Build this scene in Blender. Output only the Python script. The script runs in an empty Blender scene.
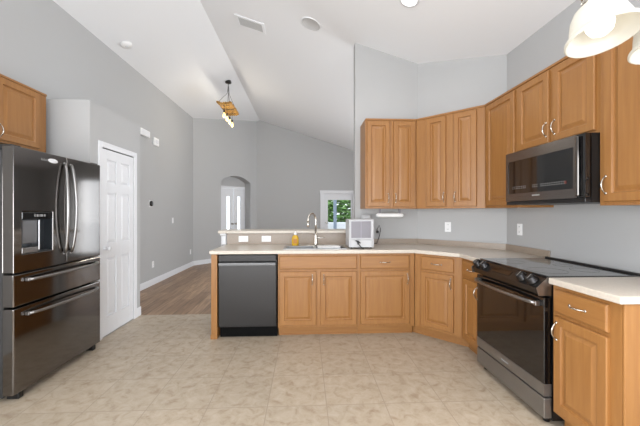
import bpy, bmesh, math, random
from mathutils import Vector, Matrix
random.seed(7)
PI = math.pi
SC = bpy.context.scene
COL = SC.collection

# ------------------------------------------------------------------ camera, sky, daylight, exposure
cam_data = bpy.data.cameras.new('camera')
cam = bpy.data.objects.new('camera', cam_data)
COL.objects.link(cam)
cam.location = (0, 0, 1.312)
cam.rotation_euler = (PI / 2, 0, -0.047)
cam_data.sensor_width = 36
cam_data.lens = 36 * 314 / 640
cam_data.shift_y = -0.9 / 640
cam_data.clip_start = 0.02
SC.camera = cam

world = bpy.data.worlds.new('daylight')
SC.world = world
world.use_nodes = True
wn = world.node_tree
bg = wn.nodes['Background']
bg.inputs['Color'].default_value = (0.86, 0.93, 1.0, 1)
bg.inputs['Strength'].default_value = 2.2

SC.view_settings.view_transform = 'Standard'
SC.view_settings.look = 'None'
SC.view_settings.gamma = 1
SC.view_settings.use_curve_mapping = False
SC.view_settings.exposure = 0.30


def area(name, loc, direction, sx, sy, watts, color=(1, 1, 1)):
    d = bpy.data.lights.new(name, 'AREA')
    d.shape = 'RECTANGLE'
    d.size, d.size_y, d.energy, d.color = sx, sy, watts, color
    o = bpy.data.objects.new(name, d)
    COL.objects.link(o)
    o.location = loc
    o.rotation_euler = Vector(direction).to_track_quat('-Z', 'Y').to_euler()
    return o


# daylight through the far glass; the other windows are unseen, added for light
area('added_rear_window_light', (-0.3, -2.46, 1.25), (0, 1, 0.30), 4.0, 2.2, 105, (0.955, 0.978, 1.0))  # added fill from behind the camera, set in unseen glazing
area('daylight_far_slider', (2.285, 9.40, 1.2), (-0.35, -1, 0.2), .62, 2.1, 8, (0.92, 0.96, 1))
area('added_side_window_light', (3.44, 5.6, 1.35), (-1, 0, 0.3), 2.5, 1.9, 96, (0.94, 0.97, 1))  # added lamp in unseen windows, lights the great room


area('added_left_window_light', (-2.69, -0.7, 1.4), (1, 0.1, 0.2), 2.5, 1.8, 126, (0.96, 0.98, 1))  # added lamp, out of view, brightens the range wall
area('added_right_window_light', (2.06, -0.9, 1.4), (-1, 0.15, 0.25), 2.3, 1.8, 68, (0.96, 0.98, 1))  # added lamp, out of view, brightens fridge and pantry fronts

# ------------------------------------------------------------------ mesh builder
class MB:
    def __init__(self):
        self.bm = bmesh.new()

    def box(self, x0, x1, y0, y1, z0, z1, bev=0.0, seg=2):
        b = bmesh.new()
        bmesh.ops.create_cube(b, size=1)
        for v in b.verts:
            v.co = Vector(((x0 + x1) / 2 + v.co.x * (x1 - x0), (y0 + y1) / 2 + v.co.y * (y1 - y0),
                           (z0 + z1) / 2 + v.co.z * (z1 - z0)))
        if bev > 0:
            bmesh.ops.bevel(b, geom=b.edges[:], offset=bev, segments=seg, affect='EDGES', profile=0.5)
        self.merge(b)
        return self

    def merge(self, b, mat=None):
        me = bpy.data.meshes.new('tmp')
        if mat is not None:
            b.transform(mat)
        b.to_mesh(me)
        b.free()
        self.bm.from_mesh(me)
        bpy.data.meshes.remove(me)

    def tube(self, pts, r, segs=10, cap=True, closed=False):
        pts = [Vector(p) for p in pts]
        rs = r if isinstance(r, (list, tuple)) else [r] * len(pts)
        n = len(pts)
        tang = []
        for i in range(n):
            if closed:
                t = pts[(i + 1) % n] - pts[i - 1]
            else:
                t = pts[min(i + 1, n - 1)] - pts[max(i - 1, 0)]
            tang.append(t.normalized())
        up = Vector((0, 0, 1)) if abs(tang[0].z) < 0.9 else Vector((1, 0, 0))
        nrm = (up - tang[0] * up.dot(tang[0])).normalized()
        rings = []
        for i in range(n):
            t = tang[i]
            nrm = (nrm - t * nrm.dot(t)).normalized()
            bi = t.cross(nrm)
            rings.append([self.bm.verts.new(pts[i] + (nrm * math.cos(2 * PI * k / segs) + bi * math.sin(2 * PI * k / segs)) * rs[i])
                          for k in range(segs)])
        m = n if closed else n - 1
        for i in range(m):
            a, b = rings[i], rings[(i + 1) % n]
            for k in range(segs):
                f = self.bm.faces.new((a[k], a[(k + 1) % segs], b[(k + 1) % segs], b[k]))
                f.smooth = True
        if cap and not closed:
            self.bm.faces.new(rings[0][::-1])
            self.bm.faces.new(rings[-1])
        return self

    def lathe(self, prof, c=(0, 0, 0), axis='z', segs=28, cap=True, mat=None):
        b = bmesh.new()
        rings = []
        for r, h in prof:
            rings.append([b.verts.new((r * math.cos(2 * PI * k / segs), r * math.sin(2 * PI * k / segs), h)) for k in range(segs)])
        for i in range(len(prof) - 1):
            for k in range(segs):
                f = b.faces.new((rings[i][k], rings[i][(k + 1) % segs], rings[i + 1][(k + 1) % segs], rings[i + 1][k]))
                f.smooth = True
        if cap:
            if prof[0][0] > 1e-6:
                b.faces.new(rings[0][::-1])
            if prof[-1][0] > 1e-6:
                b.faces.new(rings[-1])
        if mat is None:
            rot = {'z': Matrix(), 'x': Matrix.Rotation(PI / 2, 4, 'Y'), 'y': Matrix.Rotation(-PI / 2, 4, 'X'),
                   '-y': Matrix.Rotation(PI / 2, 4, 'X'), '-x': Matrix.Rotation(-PI / 2, 4, 'Y')}[axis]
            mat = Matrix.Translation(c) @ rot
        bmesh.ops.remove_doubles(b, verts=b.verts[:], dist=1e-6)
        self.merge(b, mat)
        return self

    def panel(self, x0, x1, z0, z1, prof):
        """concentric rectangles facing -y: prof is a list of (inset, y)"""
        rings = []
        for ins, y in prof:
            rings.append([self.bm.verts.new(p) for p in ((x0 + ins, y, z0 + ins), (x1 - ins, y, z0 + ins),
                                                         (x1 - ins, y, z1 - ins), (x0 + ins, y, z1 - ins))])
        for a, b in zip(rings, rings[1:]):
            for k in range(4):
                self.bm.faces.new((a[k], a[(k + 1) % 4], b[(k + 1) % 4], b[k]))
        self.bm.faces.new(rings[-1])
        self.bm.faces.new(rings[0][::-1])
        return self

    def prism(self, outer, holes=(), z0=0.0, z1=1.0, mat=None):
        """polygon (with holes) in the local xy plane, extruded z0..z1, then moved by mat"""
        b = bmesh.new()
        es = []
        for loop in [outer] + list(holes):
            vs = [b.verts.new((p[0], p[1], z0)) for p in loop]
            for i in range(len(vs)):
                es.append(b.edges.new((vs[i], vs[(i + 1) % len(vs)])))
        r = bmesh.ops.triangle_fill(b, edges=es, use_beauty=True, use_dissolve=False)
        fs = [g for g in b.faces]
        ex = bmesh.ops.extrude_face_region(b, geom=fs)
        bmesh.ops.translate(b, verts=[v for v in ex['geom'] if isinstance(v, bmesh.types.BMVert)], vec=(0, 0, z1 - z0))
        bmesh.ops.recalc_face_normals(b, faces=b.faces[:])
        bmesh.ops.dissolve_limit(b, angle_limit=0.002, verts=b.verts[:], edges=b.edges[:])
        self.merge(b, mat)
        return self

    def xf(self, mat):
        self.bm.transform(mat)
        return self

    def build(self, name, mat, parent=None, label=None, keep_normals=False):
        if not keep_normals:
            bmesh.ops.recalc_face_normals(self.bm, faces=self.bm.faces[:])
        me = bpy.data.meshes.new(name)
        self.bm.to_mesh(me)
        self.bm.free()
        me.materials.append(mat)
        o = bpy.data.objects.new(name, me)
        COL.objects.link(o)
        if parent is not None:
            o.parent = parent
        if label:
            o['label'] = label
        return o


def tag(o, label, cat, group=None, kind=None):
    o['label'] = label
    o['category'] = cat
    if group:
        o['group'] = group
    if kind:
        o['kind'] = kind
    return o


def thing(name, label, cat, loc=(0, 0, 0), rz=0.0, group=None):
    o = bpy.data.objects.new(name, None)
    o.empty_display_size = 0.1
    COL.objects.link(o)
    o.location = loc
    o.rotation_euler = (0, 0, rz)
    return tag(o, label, cat, group)


def struct(o, label=None, cat=None):
    o['kind'] = 'structure'
    if label:
        o['label'] = label
    if cat:
        o['category'] = cat
    return o


# ------------------------------------------------------------------ materials
def lin(r, g, b):
    f = lambda c: (c / 255 / 12.92) if c / 255 <= 0.04045 else ((c / 255 + 0.055) / 1.055) ** 2.4
    return (f(r), f(g), f(b), 1)


def mat(name, rgb, rough=0.5, metal=0.0, emit=None, es=0.0, spec=None, noise=0.0, nscale=8.0, bump=0.0, coat=0.0):
    m = bpy.data.materials.new(name)
    m.use_nodes = True
    nt = m.node_tree
    p = nt.nodes['Principled BSDF']
    c = lin(*rgb)
    p.inputs['Base Color'].default_value = c
    p.inputs['Roughness'].default_value = rough
    p.inputs['Metallic'].default_value = metal
    if spec is not None:
        p.inputs['Specular IOR Level'].default_value = spec
    if coat:
        p.inputs['Coat Weight'].default_value = coat
        p.inputs['Coat Roughness'].default_value = 0.05
    if emit:
        p.inputs['Emission Color'].default_value = lin(*emit)
        p.inputs['Emission Strength'].default_value = es
    if noise or bump:
        tc = nt.nodes.new('ShaderNodeTexCoord')
        nz = nt.nodes.new('ShaderNodeTexNoise')
        nz.inputs['Scale'].default_value = nscale
        nz.inputs['Detail'].default_value = 5
        nt.links.new(tc.outputs['Object'], nz.inputs['Vector'])
        if noise:
            r = nt.nodes.new('ShaderNodeValToRGB')
            r.color_ramp.elements[0].position = 0.3
            r.color_ramp.elements[1].position = 0.7
            r.color_ramp.elements[0].color = tuple(x * (1 - noise) for x in c[:3]) + (1,)
            r.color_ramp.elements[1].color = tuple(min(1, x * (1 + noise)) for x in c[:3]) + (1,)
            nt.links.new(nz.outputs['Fac'], r.inputs['Fac'])
            nt.links.new(r.outputs['Color'], p.inputs['Base Color'])
        if bump:
            bp = nt.nodes.new('ShaderNodeBump')
            bp.inputs['Strength'].default_value = bump
            bp.inputs['Distance'].default_value = 0.002
            nt.links.new(nz.outputs['Fac'], bp.inputs['Height'])
            nt.links.new(bp.outputs['Normal'], p.inputs['Normal'])
    return m


def wood(name, a, b, c, stretch=(14, 14, 0.9), rough=0.38):
    m = bpy.data.materials.new(name)
    m.use_nodes = True
    nt = m.node_tree
    p = nt.nodes['Principled BSDF']
    p.inputs['Roughness'].default_value = rough
    tc = nt.nodes.new('ShaderNodeTexCoord')
    mp = nt.nodes.new('ShaderNodeMapping')
    mp.inputs['Scale'].default_value = stretch
    oi = nt.nodes.new('ShaderNodeObjectInfo')
    ad = nt.nodes.new('ShaderNodeVectorMath')
    ad.operation = 'MULTIPLY_ADD'
    ad.inputs[1].default_value = (7, 5, 9)
    nt.links.new(oi.outputs['Random'], ad.inputs[0])
    nt.links.new(tc.outputs['Object'], ad.inputs[2])
    nt.links.new(ad.outputs[0], mp.inputs['Vector'])
    n1 = nt.nodes.new('ShaderNodeTexNoise')
    n1.inputs['Scale'].default_value = 3.0
    n1.inputs['Detail'].default_value = 6
    n1.inputs['Roughness'].default_value = 0.6
    n1.inputs['Distortion'].default_value = 0.4
    nt.links.new(mp.outputs[0], n1.inputs['Vector'])
    n2 = nt.nodes.new('ShaderNodeTexNoise')
    n2.inputs['Scale'].default_value = 2.2
    n2.inputs['Detail'].default_value = 3
    nt.links.new(ad.outputs[0], n2.inputs['Vector'])
    r = nt.nodes.new('ShaderNodeValToRGB')
    r.color_ramp.elements[0].position = 0.28
    r.color_ramp.elements[0].color = lin(*a)
    r.color_ramp.elements[1].position = 0.72
    r.color_ramp.elements[1].color = lin(*b)
    nt.links.new(n1.outputs['Fac'], r.inputs['Fac'])
    mx = nt.nodes.new('ShaderNodeMix')
    mx.data_type = 'RGBA'
    mx.inputs[7].default_value = lin(*c)
    rr = nt.nodes.new('ShaderNodeMapRange')
    rr.inputs['From Min'].default_value = 0.35
    rr.inputs['From Max'].default_value = 0.7
    rr.inputs['To Max'].default_value = 0.55
    nt.links.new(n2.outputs['Fac'], rr.inputs['Value'])
    nt.links.new(rr.outputs[0], mx.inputs[0])
    nt.links.new(r.outputs['Color'], mx.inputs[6])
    nt.links.new(mx.outputs[2], p.inputs['Base Color'])
    return m


def tile_mat():
    m = bpy.data.materials.new('beige_floor_tile')
    m.use_nodes = True
    nt = m.node_tree
    L = nt.links.new
    p = nt.nodes['Principled BSDF']
    p.inputs['Roughness'].default_value = 0.42
    tc = nt.nodes.new('ShaderNodeTexCoord')
    mp = nt.nodes.new('ShaderNodeMapping')
    mp.inputs['Location'].default_value = (-0.145 + 4.0, -2.13 + 4.0, 0)
    L(tc.outputs['Object'], mp.inputs['Vector'])
    br = nt.nodes.new('ShaderNodeTexBrick')
    br.offset = 0.0
    br.squash = 1.0
    br.inputs['Scale'].default_value = 1.0
    br.inputs['Brick Width'].default_value = 0.40
    br.inputs['Row Height'].default_value = 0.40
    br.inputs['Mortar Size'].default_value = 0.0032
    br.inputs['Mortar Smooth'].default_value = 0.2
    br.inputs['Color1'].default_value = (1, 1, 1, 1)
    br.inputs['Color2'].default_value = (0.86, 0.86, 0.86, 1)
    br.inputs['Mortar'].default_value = (0.9, 0.9, 0.9, 1)
    L(mp.outputs[0], br.inputs['Vector'])
    n = nt.nodes.new('ShaderNodeTexNoise')
    n.inputs['Scale'].default_value = 13.0
    n.inputs['Detail'].default_value = 8
    n.inputs['Roughness'].default_value = 0.66
    n.inputs['Distortion'].default_value = 0.6
    L(tc.outputs['Object'], n.inputs['Vector'])
    r = nt.nodes.new('ShaderNodeValToRGB')
    e = r.color_ramp.elements
    e[0].position = 0.30
    e[0].color = lin(153, 133, 111)
    e[1].position = 0.72
    e[1].color = lin(191, 179, 162)
    k = r.color_ramp.elements.new(0.46)
    k.color = lin(176, 161, 141)
    L(n.outputs['Fac'], r.inputs['Fac'])
    mu = nt.nodes.new('ShaderNodeMix')
    mu.data_type = 'RGBA'
    mu.blend_type = 'MULTIPLY'
    mu.inputs[0].default_value = 0.4
    L(r.outputs['Color'], mu.inputs[6])
    L(br.outputs['Color'], mu.inputs[7])
    mo = nt.nodes.new('ShaderNodeMix')
    mo.data_type = 'RGBA'
    mo.inputs[7].default_value = lin(158, 143, 126)
    L(br.outputs['Fac'], mo.inputs[0])
    L(mu.outputs[2], mo.inputs[6])
    L(mo.outputs[2], p.inputs['Base Color'])
    bp = nt.nodes.new('ShaderNodeBump')
    bp.inputs['Strength'].default_value = 0.25
    bp.inputs['Distance'].default_value = 0.003
    bp.invert = True
    L(br.outputs['Fac'], bp.inputs['Height'])
    L(bp.outputs['Normal'], p.inputs['Normal'])
    return m


def plank_mat():
    m = bpy.data.materials.new('brown_plank_floor')
    m.use_nodes = True
    nt = m.node_tree
    L = nt.links.new
    p = nt.nodes['Principled BSDF']
    p.inputs['Roughness'].default_value = 0.4
    tc = nt.nodes.new('ShaderNodeTexCoord')
    mp = nt.nodes.new('ShaderNodeMapping')
    mp.inputs['Rotation'].default_value = (0, 0, PI / 2)
    L(tc.outputs['Object'], mp.inputs['Vector'])
    br = nt.nodes.new('ShaderNodeTexBrick')
    br.offset = 0.37
    br.inputs['Scale'].default_value = 1.0
    br.inputs['Brick Width'].default_value = 1.2
    br.inputs['Row Height'].default_value = 0.17
    br.inputs['Mortar Size'].default_value = 0.0025
    br.inputs['Color1'].default_value = lin(180, 150, 122)
    br.inputs['Color2'].default_value = lin(150, 122, 98)
    br.inputs['Mortar'].default_value = lin(80, 62, 50)
    L(mp.outputs[0], br.inputs['Vector'])
    m2 = nt.nodes.new('ShaderNodeMapping')
    m2.inputs['Scale'].default_value = (16, 1.2, 1)
    L(tc.outputs['Object'], m2.inputs['Vector'])
    n = nt.nodes.new('ShaderNodeTexNoise')
    n.inputs['Scale'].default_value = 2.0
    n.inputs['Detail'].default_value = 6
    n.inputs['Distortion'].default_value = 0.8
    L(m2.outputs[0], n.inputs['Vector'])
    r = nt.nodes.new('ShaderNodeValToRGB')
    r.color_ramp.elements[0].position = 0.3
    r.color_ramp.elements[0].color = (0.55, 0.52, 0.5, 1)
    r.color_ramp.elements[1].position = 0.7
    r.color_ramp.elements[1].color = (1.15, 1.12, 1.08, 1)
    L(n.outputs['Fac'], r.inputs['Fac'])
    mu = nt.nodes.new('ShaderNodeMix')
    mu.data_type = 'RGBA'
    mu.blend_type = 'MULTIPLY'
    mu.inputs[0].default_value = 1.0
    L(br.outputs['Color'], mu.inputs[6])
    L(r.outputs['Color'], mu.inputs[7])
    L(mu.outputs[2], p.inputs['Base Color'])
    return m


def glass_mat(name, tint=(1, 1, 1, 1), gloss=0.12):
    m = bpy.data.materials.new(name)
    m.use_nodes = True
    nt = m.node_tree
    nt.nodes.remove(nt.nodes['Principled BSDF'])
    out = nt.nodes['Material Output']
    t = nt.nodes.new('ShaderNodeBsdfTransparent')
    t.inputs['Color'].default_value = tint
    g = nt.nodes.new('ShaderNodeBsdfGlossy')
    g.inputs['Roughness'].default_value = 0.02
    mx = nt.nodes.new('ShaderNodeMixShader')
    fr = nt.nodes.new('ShaderNodeFresnel')
    fr.inputs['IOR'].default_value = 1.3
    nt.links.new(fr.outputs[0], mx.inputs[0])
    nt.links.new(t.outputs[0], mx.inputs[1])
    nt.links.new(g.outputs[0], mx.inputs[2])
    nt.links.new(mx.outputs[0], out.inputs['Surface'])
    return m


def shade_glass_mat():
    m = bpy.data.materials.new('alabaster_glass')
    m.use_nodes = True
    nt = m.node_tree
    nt.nodes.remove(nt.nodes['Principled BSDF'])
    out = nt.nodes['Material Output']
    d = nt.nodes.new('ShaderNodeBsdfDiffuse')
    d.inputs['Color'].default_value = (0.73, 0.71, 0.65, 1)
    t = nt.nodes.new('ShaderNodeBsdfTranslucent')
    t.inputs['Color'].default_value = (0.70, 0.67, 0.60, 1)
    mx = nt.nodes.new('ShaderNodeMixShader')
    mx.inputs[0].default_value = 0.45
    nt.links.new(d.outputs[0], mx.inputs[1])
    nt.links.new(t.outputs[0], mx.inputs[2])
    g = nt.nodes.new('ShaderNodeBsdfGlossy')
    g.inputs['Roughness'].default_value = 0.25
    m2 = nt.nodes.new('ShaderNodeMixShader')
    m2.inputs[0].default_value = 0.05
    nt.links.new(mx.outputs[0], m2.inputs[1])
    nt.links.new(g.outputs[0], m2.inputs[2])
    nt.links.new(m2.outputs[0], out.inputs['Surface'])
    return m


WALL = mat('grey_wall_paint', (175, 175, 175), 0.75, bump=0.05, nscale=120)
CEIL = mat('white_ceiling_paint', (231, 232, 234), 0.85, bump=0.08, nscale=90)
WHITE = mat('white_trim_paint', (222, 223, 226), 0.4)
PLASTIC = mat('white_plastic', (236, 236, 236), 0.35)
MAPLE = wood('maple_wood', (138, 93, 49), (158, 112, 62), (147, 101, 54))
MAPLE_H = wood('maple_wood_across', (138, 93, 49), (158, 112, 62), (147, 101, 54), stretch=(0.9, 14, 14))
DARKWOOD = mat('shadowed_wood_gap', (120, 82, 50), 0.6)
LAMINATE = mat('beige_laminate', (198, 189, 177), 0.3, noise=0.06, nscale=60)
SPLASH = mat('taupe_laminate', (152, 138, 124), 0.32, noise=0.06, nscale=60)
BLKSTEEL = mat('black_stainless', (124, 120, 117), 0.09, 1.0)
RGSTEEL = mat('range_steel', (138, 135, 132), 0.36, 0.8)
MWSTEEL = mat('microwave_steel', (112, 107, 104), 0.24, 0.85)
DWHANDLE = mat('dishwasher_handle', (112, 112, 113), 0.45, 0.7)
KICK = mat('black_kick_plate', (9, 9, 9), 0.7, spec=0.1)
DWSTEEL = mat('dishwasher_steel', (68, 67, 67), 0.34, 1.0)
DKSTEEL = mat('dark_stainless', (150, 148, 147), 0.3, 1.0)
STEEL = mat('brushed_stainless', (165, 165, 166), 0.3, 1.0)
NICKEL = mat('satin_nickel', (196, 190, 181), 0.22, 1.0)
BLACK = mat('black_plastic', (20, 20, 21), 0.4)
GLOSSBLK = mat('black_glass', (12, 12, 13), 0.06, coat=0.5)
COOKTOP = mat('black_ceramic_glass', (30, 30, 32), 0.12, spec=1.0, coat=0.6)
SLOT = mat('dark_slot', (45, 45, 45), 0.6)
GREYP = mat('light_grey_plastic', (124, 121, 128), 0.4)
GLASS = glass_mat('window_glass')
SHADE = shade_glass_mat()
BULB = mat('frosted_bulb', (255, 250, 240), 0.4, emit=(255, 248, 236), es=1.25)
WARM = mat('filament_bulb_glass', (255, 226, 160), 0.2, emit=(255, 212, 116), es=2.2)
LED = mat('led_diffuser', (255, 255, 255), 0.4, emit=(255, 252, 246), es=9.0)
RATTAN = wood('golden_driftwood', (120, 80, 26), (214, 164, 70), (96, 62, 20), stretch=(4, 9, 4), rough=0.6)
ROPE = mat('dark_cord', (52, 48, 46), 0.7)
SOAP = mat('amber_soap', (200, 160, 44), 0.15, coat=0.3)
LEAF = mat('hedge_leaf', (116, 158, 84), 0.6, noise=0.45, nscale=5)
POSTBLUE = mat('blue_grey_aluminium', (140, 155, 172), 0.4)
PATIO = mat('patio_concrete', (200, 204, 206), 0.8, noise=0.05)
BARK = mat('stem_bark', (90, 72, 52), 0.8)
TEXTW = mat('pale_mark', (150, 150, 150), 0.4)
REDMARK = mat('red_mark', (92, 40, 36), 0.4)


# ------------------------------------------------------------------ the room
def ceil_z(x):
    return min(4.4725 + 0.31 * x, 3.628 - 0.31 * x)


RIDGE = -1.362
# ceiling: two sloping planes that meet in a ridge
cm = MB()
XL, XR = -2.9, 3.65
prof = [(XL, ceil_z(XL)), (RIDGE, ceil_z(RIDGE)), (XR, ceil_z(XR)), (XR, ceil_z(XR) + .15), (RIDGE, ceil_z(RIDGE) + .15), (XL, ceil_z(XL) + .15)]
cm.prism(prof, (), -9.75, 2.75, Matrix.Rotation(PI / 2, 4, 'X'))
struct(cm.build('ceiling', CEIL), 'white vaulted ceiling sloping both ways from its ridge', 'ceiling')

struct(MB().box(-2.9, 3.65, -2.65, 4.10, -.1, 0).build('floor', tile_mat()), 'beige mottled square tile kitchen floor', 'floor')
struct(MB().box(-2.9, 3.65, 4.10, 10.4, -.1, 0).build('floor_great_room', plank_mat()), 'brown wood plank floor beyond the tile', 'floor')


def wall_between(name, p0, p1, thick, holes=(), label=None, top=None):
    """wall whose face runs p0->p1; thickness goes to the left of that direction; holes in (s, z)"""
    a, b = Vector((*p0, 0)), Vector((*p1, 0))
    L = (b - a).length
    t = (b - a) / L
    cuts = {0.0, L}
    if top is None and (a.x - RIDGE) * (b.x - RIDGE) < 0:
        cuts.add((RIDGE - a.x) / t.x)
    tops = [(s, (top if top is not None else ceil_z(a.x + t.x * s))) for s in sorted(cuts, reverse=True)]
    outer = [(0, 0)]
    hs = []
    for h in holes:
        hs.append(h)
    outer += [(L, 0)] + tops
    n = Vector((0, 0, 1)).cross(t)
    M = Matrix(((t.x, 0, n.x, a.x), (t.y, 0, n.y, a.y), (0, 1, 0, 0), (0, 0, 0, 1)))
    m = MB()
    m.prism(outer, hs, 0, thick, M)
    return struct(m.build(name, WALL), label, 'wall')


def rect(s0, s1, z0, z1):
    return [(s0, z0), (s1, z0), (s1, z1), (s0, z1)]


wall_between('wall_left', (-2.75, -2.5), (-2.75, 7.85), 0.15, [rect(.52, 3.08, .46, 2.34)], label='long grey wall behind fridge and pantry')
A2, B2 = (-2.75, 7.85), (-1.44, 9.45)
arch = [(0.805, 0.001)] + [(1.82, 0.001)]
sc_, half, rise, zs = 1.3125, 0.5075, 0.17, 2.15
R_ = (half ** 2 + rise ** 2) / (2 * rise)
for k in range(0, 17):
    s = sc_ + half - 2 * half * k / 16
    arch.append((s, zs + math.sqrt(max(0, R_ ** 2 - (s - sc_) ** 2)) - (R_ - rise)))
wall_between('wall_arch', A2, B2, 0.245, [arch], label='angled grey wall with an arched doorway')
wall_between('wall_far', (-1.44, 9.45), (3.5, 9.45), 0.15,
             [rect(1.44 + .52, 1.44 + 1.47, .001, 1.89), rect(1.44 + 1.95, 1.44 + 2.62, .001, 2.30)], label='grey far wall with glazed patio door')
wall_between('wall_side', (3.5, 9.45), (3.5, 4.03), 0.15, [rect(2.55, 5.15, 0.35, 2.3)], label='great room side wall with added windows')
wall_between('wall_rear', (2.12, -2.5), (-2.75, -2.5), 0.15, [rect(0.42, 4.42, 0.12, 2.38)], label='wall behind the viewer with added glazing')
wall_between('wall_right', (2.12, 3.21), (2.12, -2.5), 0.12, [rect(2.93, 5.29, .46, 2.34)], label='grey wall behind the range')
wall_between('wall_corner', (1.42, 3.91), (2.12, 3.21), 0.12, label='grey wall cutting the kitchen corner')
wall_between('wall_back', (0.625, 3.91), (3.5, 3.91), 0.12, label='grey kitchen wall beside the bar')

# closet box (pantry)
pm = MB()
pm.prism([(3.17, 0), (4.10, 0), (4.10, 2.41), (3.17, 2.41)],
         [[(3.345, .001), (3.945, .001), (3.945, 1.985), (3.345, 1.985)]], 0, 0.10,
         Matrix(((0, 0, 1, -2.20), (1, 0, 0, 0), (0, 1, 0, 0), (0, 0, 0, 1))))
pm.box(-2.745, -2.20, 3.17, 3.26, 0, 2.41)
pm.box(-2.745, -2.20, 4.01, 4.10, 0, 2.41)
pm.box(-2.745, -2.20, 3.26, 4.01, 2.30, 2.41)
pw = pm.build('wall_pantry', WALL)
struct(pw, 'grey pantry closet box with flat open top', 'wall')

# pantry door: six raised panels
W, Hd = 0.595, 1.975
dm = MB()
dm.box(0, W, -0.006, 0.03, 0.01, Hd)
for x0, x1 in ((0, .085), (.255, .34), (.51, W)):
    dm.box(x0, x1, -.022, -.005, .01, Hd, .002, 1)
rails = ((.01, .20), (.83, .98), (1.52, 1.62), (1.87, Hd))
for z0, z1 in rails:
    for x0, x1 in ((.085, .255), (.34, .51)):
        dm.box(x0, x1, -.022, -.005, z0, z1)
for (z0, z1) in ((.20, .83), (.98, 1.52), (1.62, 1.87)):
    for x0, x1 in ((.085, .255), (.34, .51)):
        dm.panel(x0 + .008, x1 - .008, z0 + .008, z1 - .008, [(0, -.0055), (.028, -.017), (.031, -.017)])
door = dm.build('door_1', WHITE)
door.location = (-2.122, 3.348, 0)
door.rotation_euler = (0, 0, PI / 2)
struct(door, 'white six panel pantry door', 'door')
MB().lathe([(.022, 0), (.02, .006), (.010, .012), (.010, .03), (.024, .04), (.027, .05), (.022, .06), (.0, .063)], (.045, -.022, .93), '-y', 18).build('door_knob', WHITE, door)
tm = MB()
tm.box(-2.109, -2.09, 3.288, 3.345, 0, 2.043, .003, 1)
tm.box(-2.109, -2.09, 3.948, 4.011, 0, 2.043, .003, 1)
tm.box(-2.109, -2.088, 3.345, 3.948, 1.985, 2.043, .003, 1)
struct(tm.build('trim_1', WHITE), 'white casing around the pantry door', 'trim')


def base_strip(name, pts, h=.11, th=.014, label=None):
    m = MB()
    for (a, b) in zip(pts, pts[1:]):
        a, b = Vector((*a, 0)), Vector((*b, 0))
        t = (b - a).normalized()
        n = Vector((0, 0, 1)).cross(t)
        L = (b - a).length
        M = Matrix(((t.x, n.x, 0, a.x), (t.y, n.y, 0, a.y), (0, 0, 1, 0), (0, 0, 0, 1)))
        q = MB()
        q.box(0, L, -th, -.0005, 0.0, h - .015)
        q.box(0, L, -th * .6, -.0005, h - .015, h)
        q.xf(M)
        me = bpy.data.meshes.new('t')
        q.bm.to_mesh(me)
        q.bm.free()
        m.bm.from_mesh(me)
        bpy.data.meshes.remove(me)
    return struct(m.build(name, WHITE), label, 'baseboard')


base_strip('baseboard_left', [(-2.75, 4.12), (-2.75, 7.85)], label='white baseboard along the long wall')
tx, ty = (B2[0] - A2[0]) / 2.0679, (B2[1] - A2[1]) / 2.0679
base_strip('baseboard_arch', [A2, (A2[0] + tx * .8, A2[1] + ty * .8)], label='white baseboard left of the arch')
base_strip('baseboard_far', [(-1.44, 9.45), (0.38, 9.45)], label='white baseboard under the far wall')
bp_ = MB()
bp_.box(-2.1095, -2.094, 4.012, 4.10, 0, .11)
bp_.box(-2.66, -2.094, 4.1005, 4.114, 0, .11)
struct(bp_.build('baseboard_pantry', WHITE), 'white baseboard around the pantry corner', 'baseboard')

# glazed double door at the back of the arch
d2 = thing('door_2', 'white double door with narrow glass panes inside the arch', 'door',
           (A2[0] + tx * .80 - ty * .262, A2[1] + ty * .80 + tx * .262, 0), math.atan2(ty, tx))
struct(d2)
Wd = 1.05
fm = MB()
fm.box(0.0, .055, -.02, .05, 0, 2.045)
fm.box(Wd - .055, Wd, -.02, .05, 0, 2.045)
fm.box(.055, Wd - .055, -.02, .05, 1.985, 2.045)
fm.build('door_frame', WHITE, d2)
for x0, x1, lo, hi in ((.058, .60, .317, .435), (.62, .992, .125, .235)):
    w = x1 - x0
    m = MB()
    M_ = Matrix(((1, 0, 0, x0), (0, 0, -1, .03), (0, 1, 0, 0), (0, 0, 0, 1)))
    m.prism(rect(0, w, .01, 1.98), [rect(lo, hi, .30, 1.76)], 0, .035, M_)
    m.box(x0 + lo - .02, x0 + lo, -.016, -.004, .28, 1.78)
    m.box(x0 + hi, x0 + hi + .02, -.016, -.004, .28, 1.78)
    leaf = m.build('door_leaf', WHITE, d2)
    MB().box(x0 + lo, x0 + hi, .01, .016, .30, 1.76).build('glass_pane', GLASS, leaf)
    MB().lathe([(.025, 0), (.012, .01), (.012, .04), (.028, .05), (.02, .07), (0, .072)],
               (x1 - .05 if x0 < .3 else x0 + .05, -.005, .98), '-y', 14).build('door_knob', NICKEL, leaf)
bw = MB()   # wall over the double door, closing the recess
M_ = Matrix(((tx, 0, -ty, A2[0]), (ty, 0, tx, A2[1]), (0, 1, 0, 0), (0, 0, 0, 1)))
bw.prism(rect(.60, 2.05, 2.046, 2.6), (), .246, .34, M_)
bw.prism(rect(.60, .798, 0, 2.046), (), .246, .34, M_)
bw.prism(rect(1.852, 2.05, 0, 2.046), (), .246, .34, M_)
struct(bw.build('wall_recess', WALL), 'grey wall closing the arched recess', 'wall')

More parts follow.
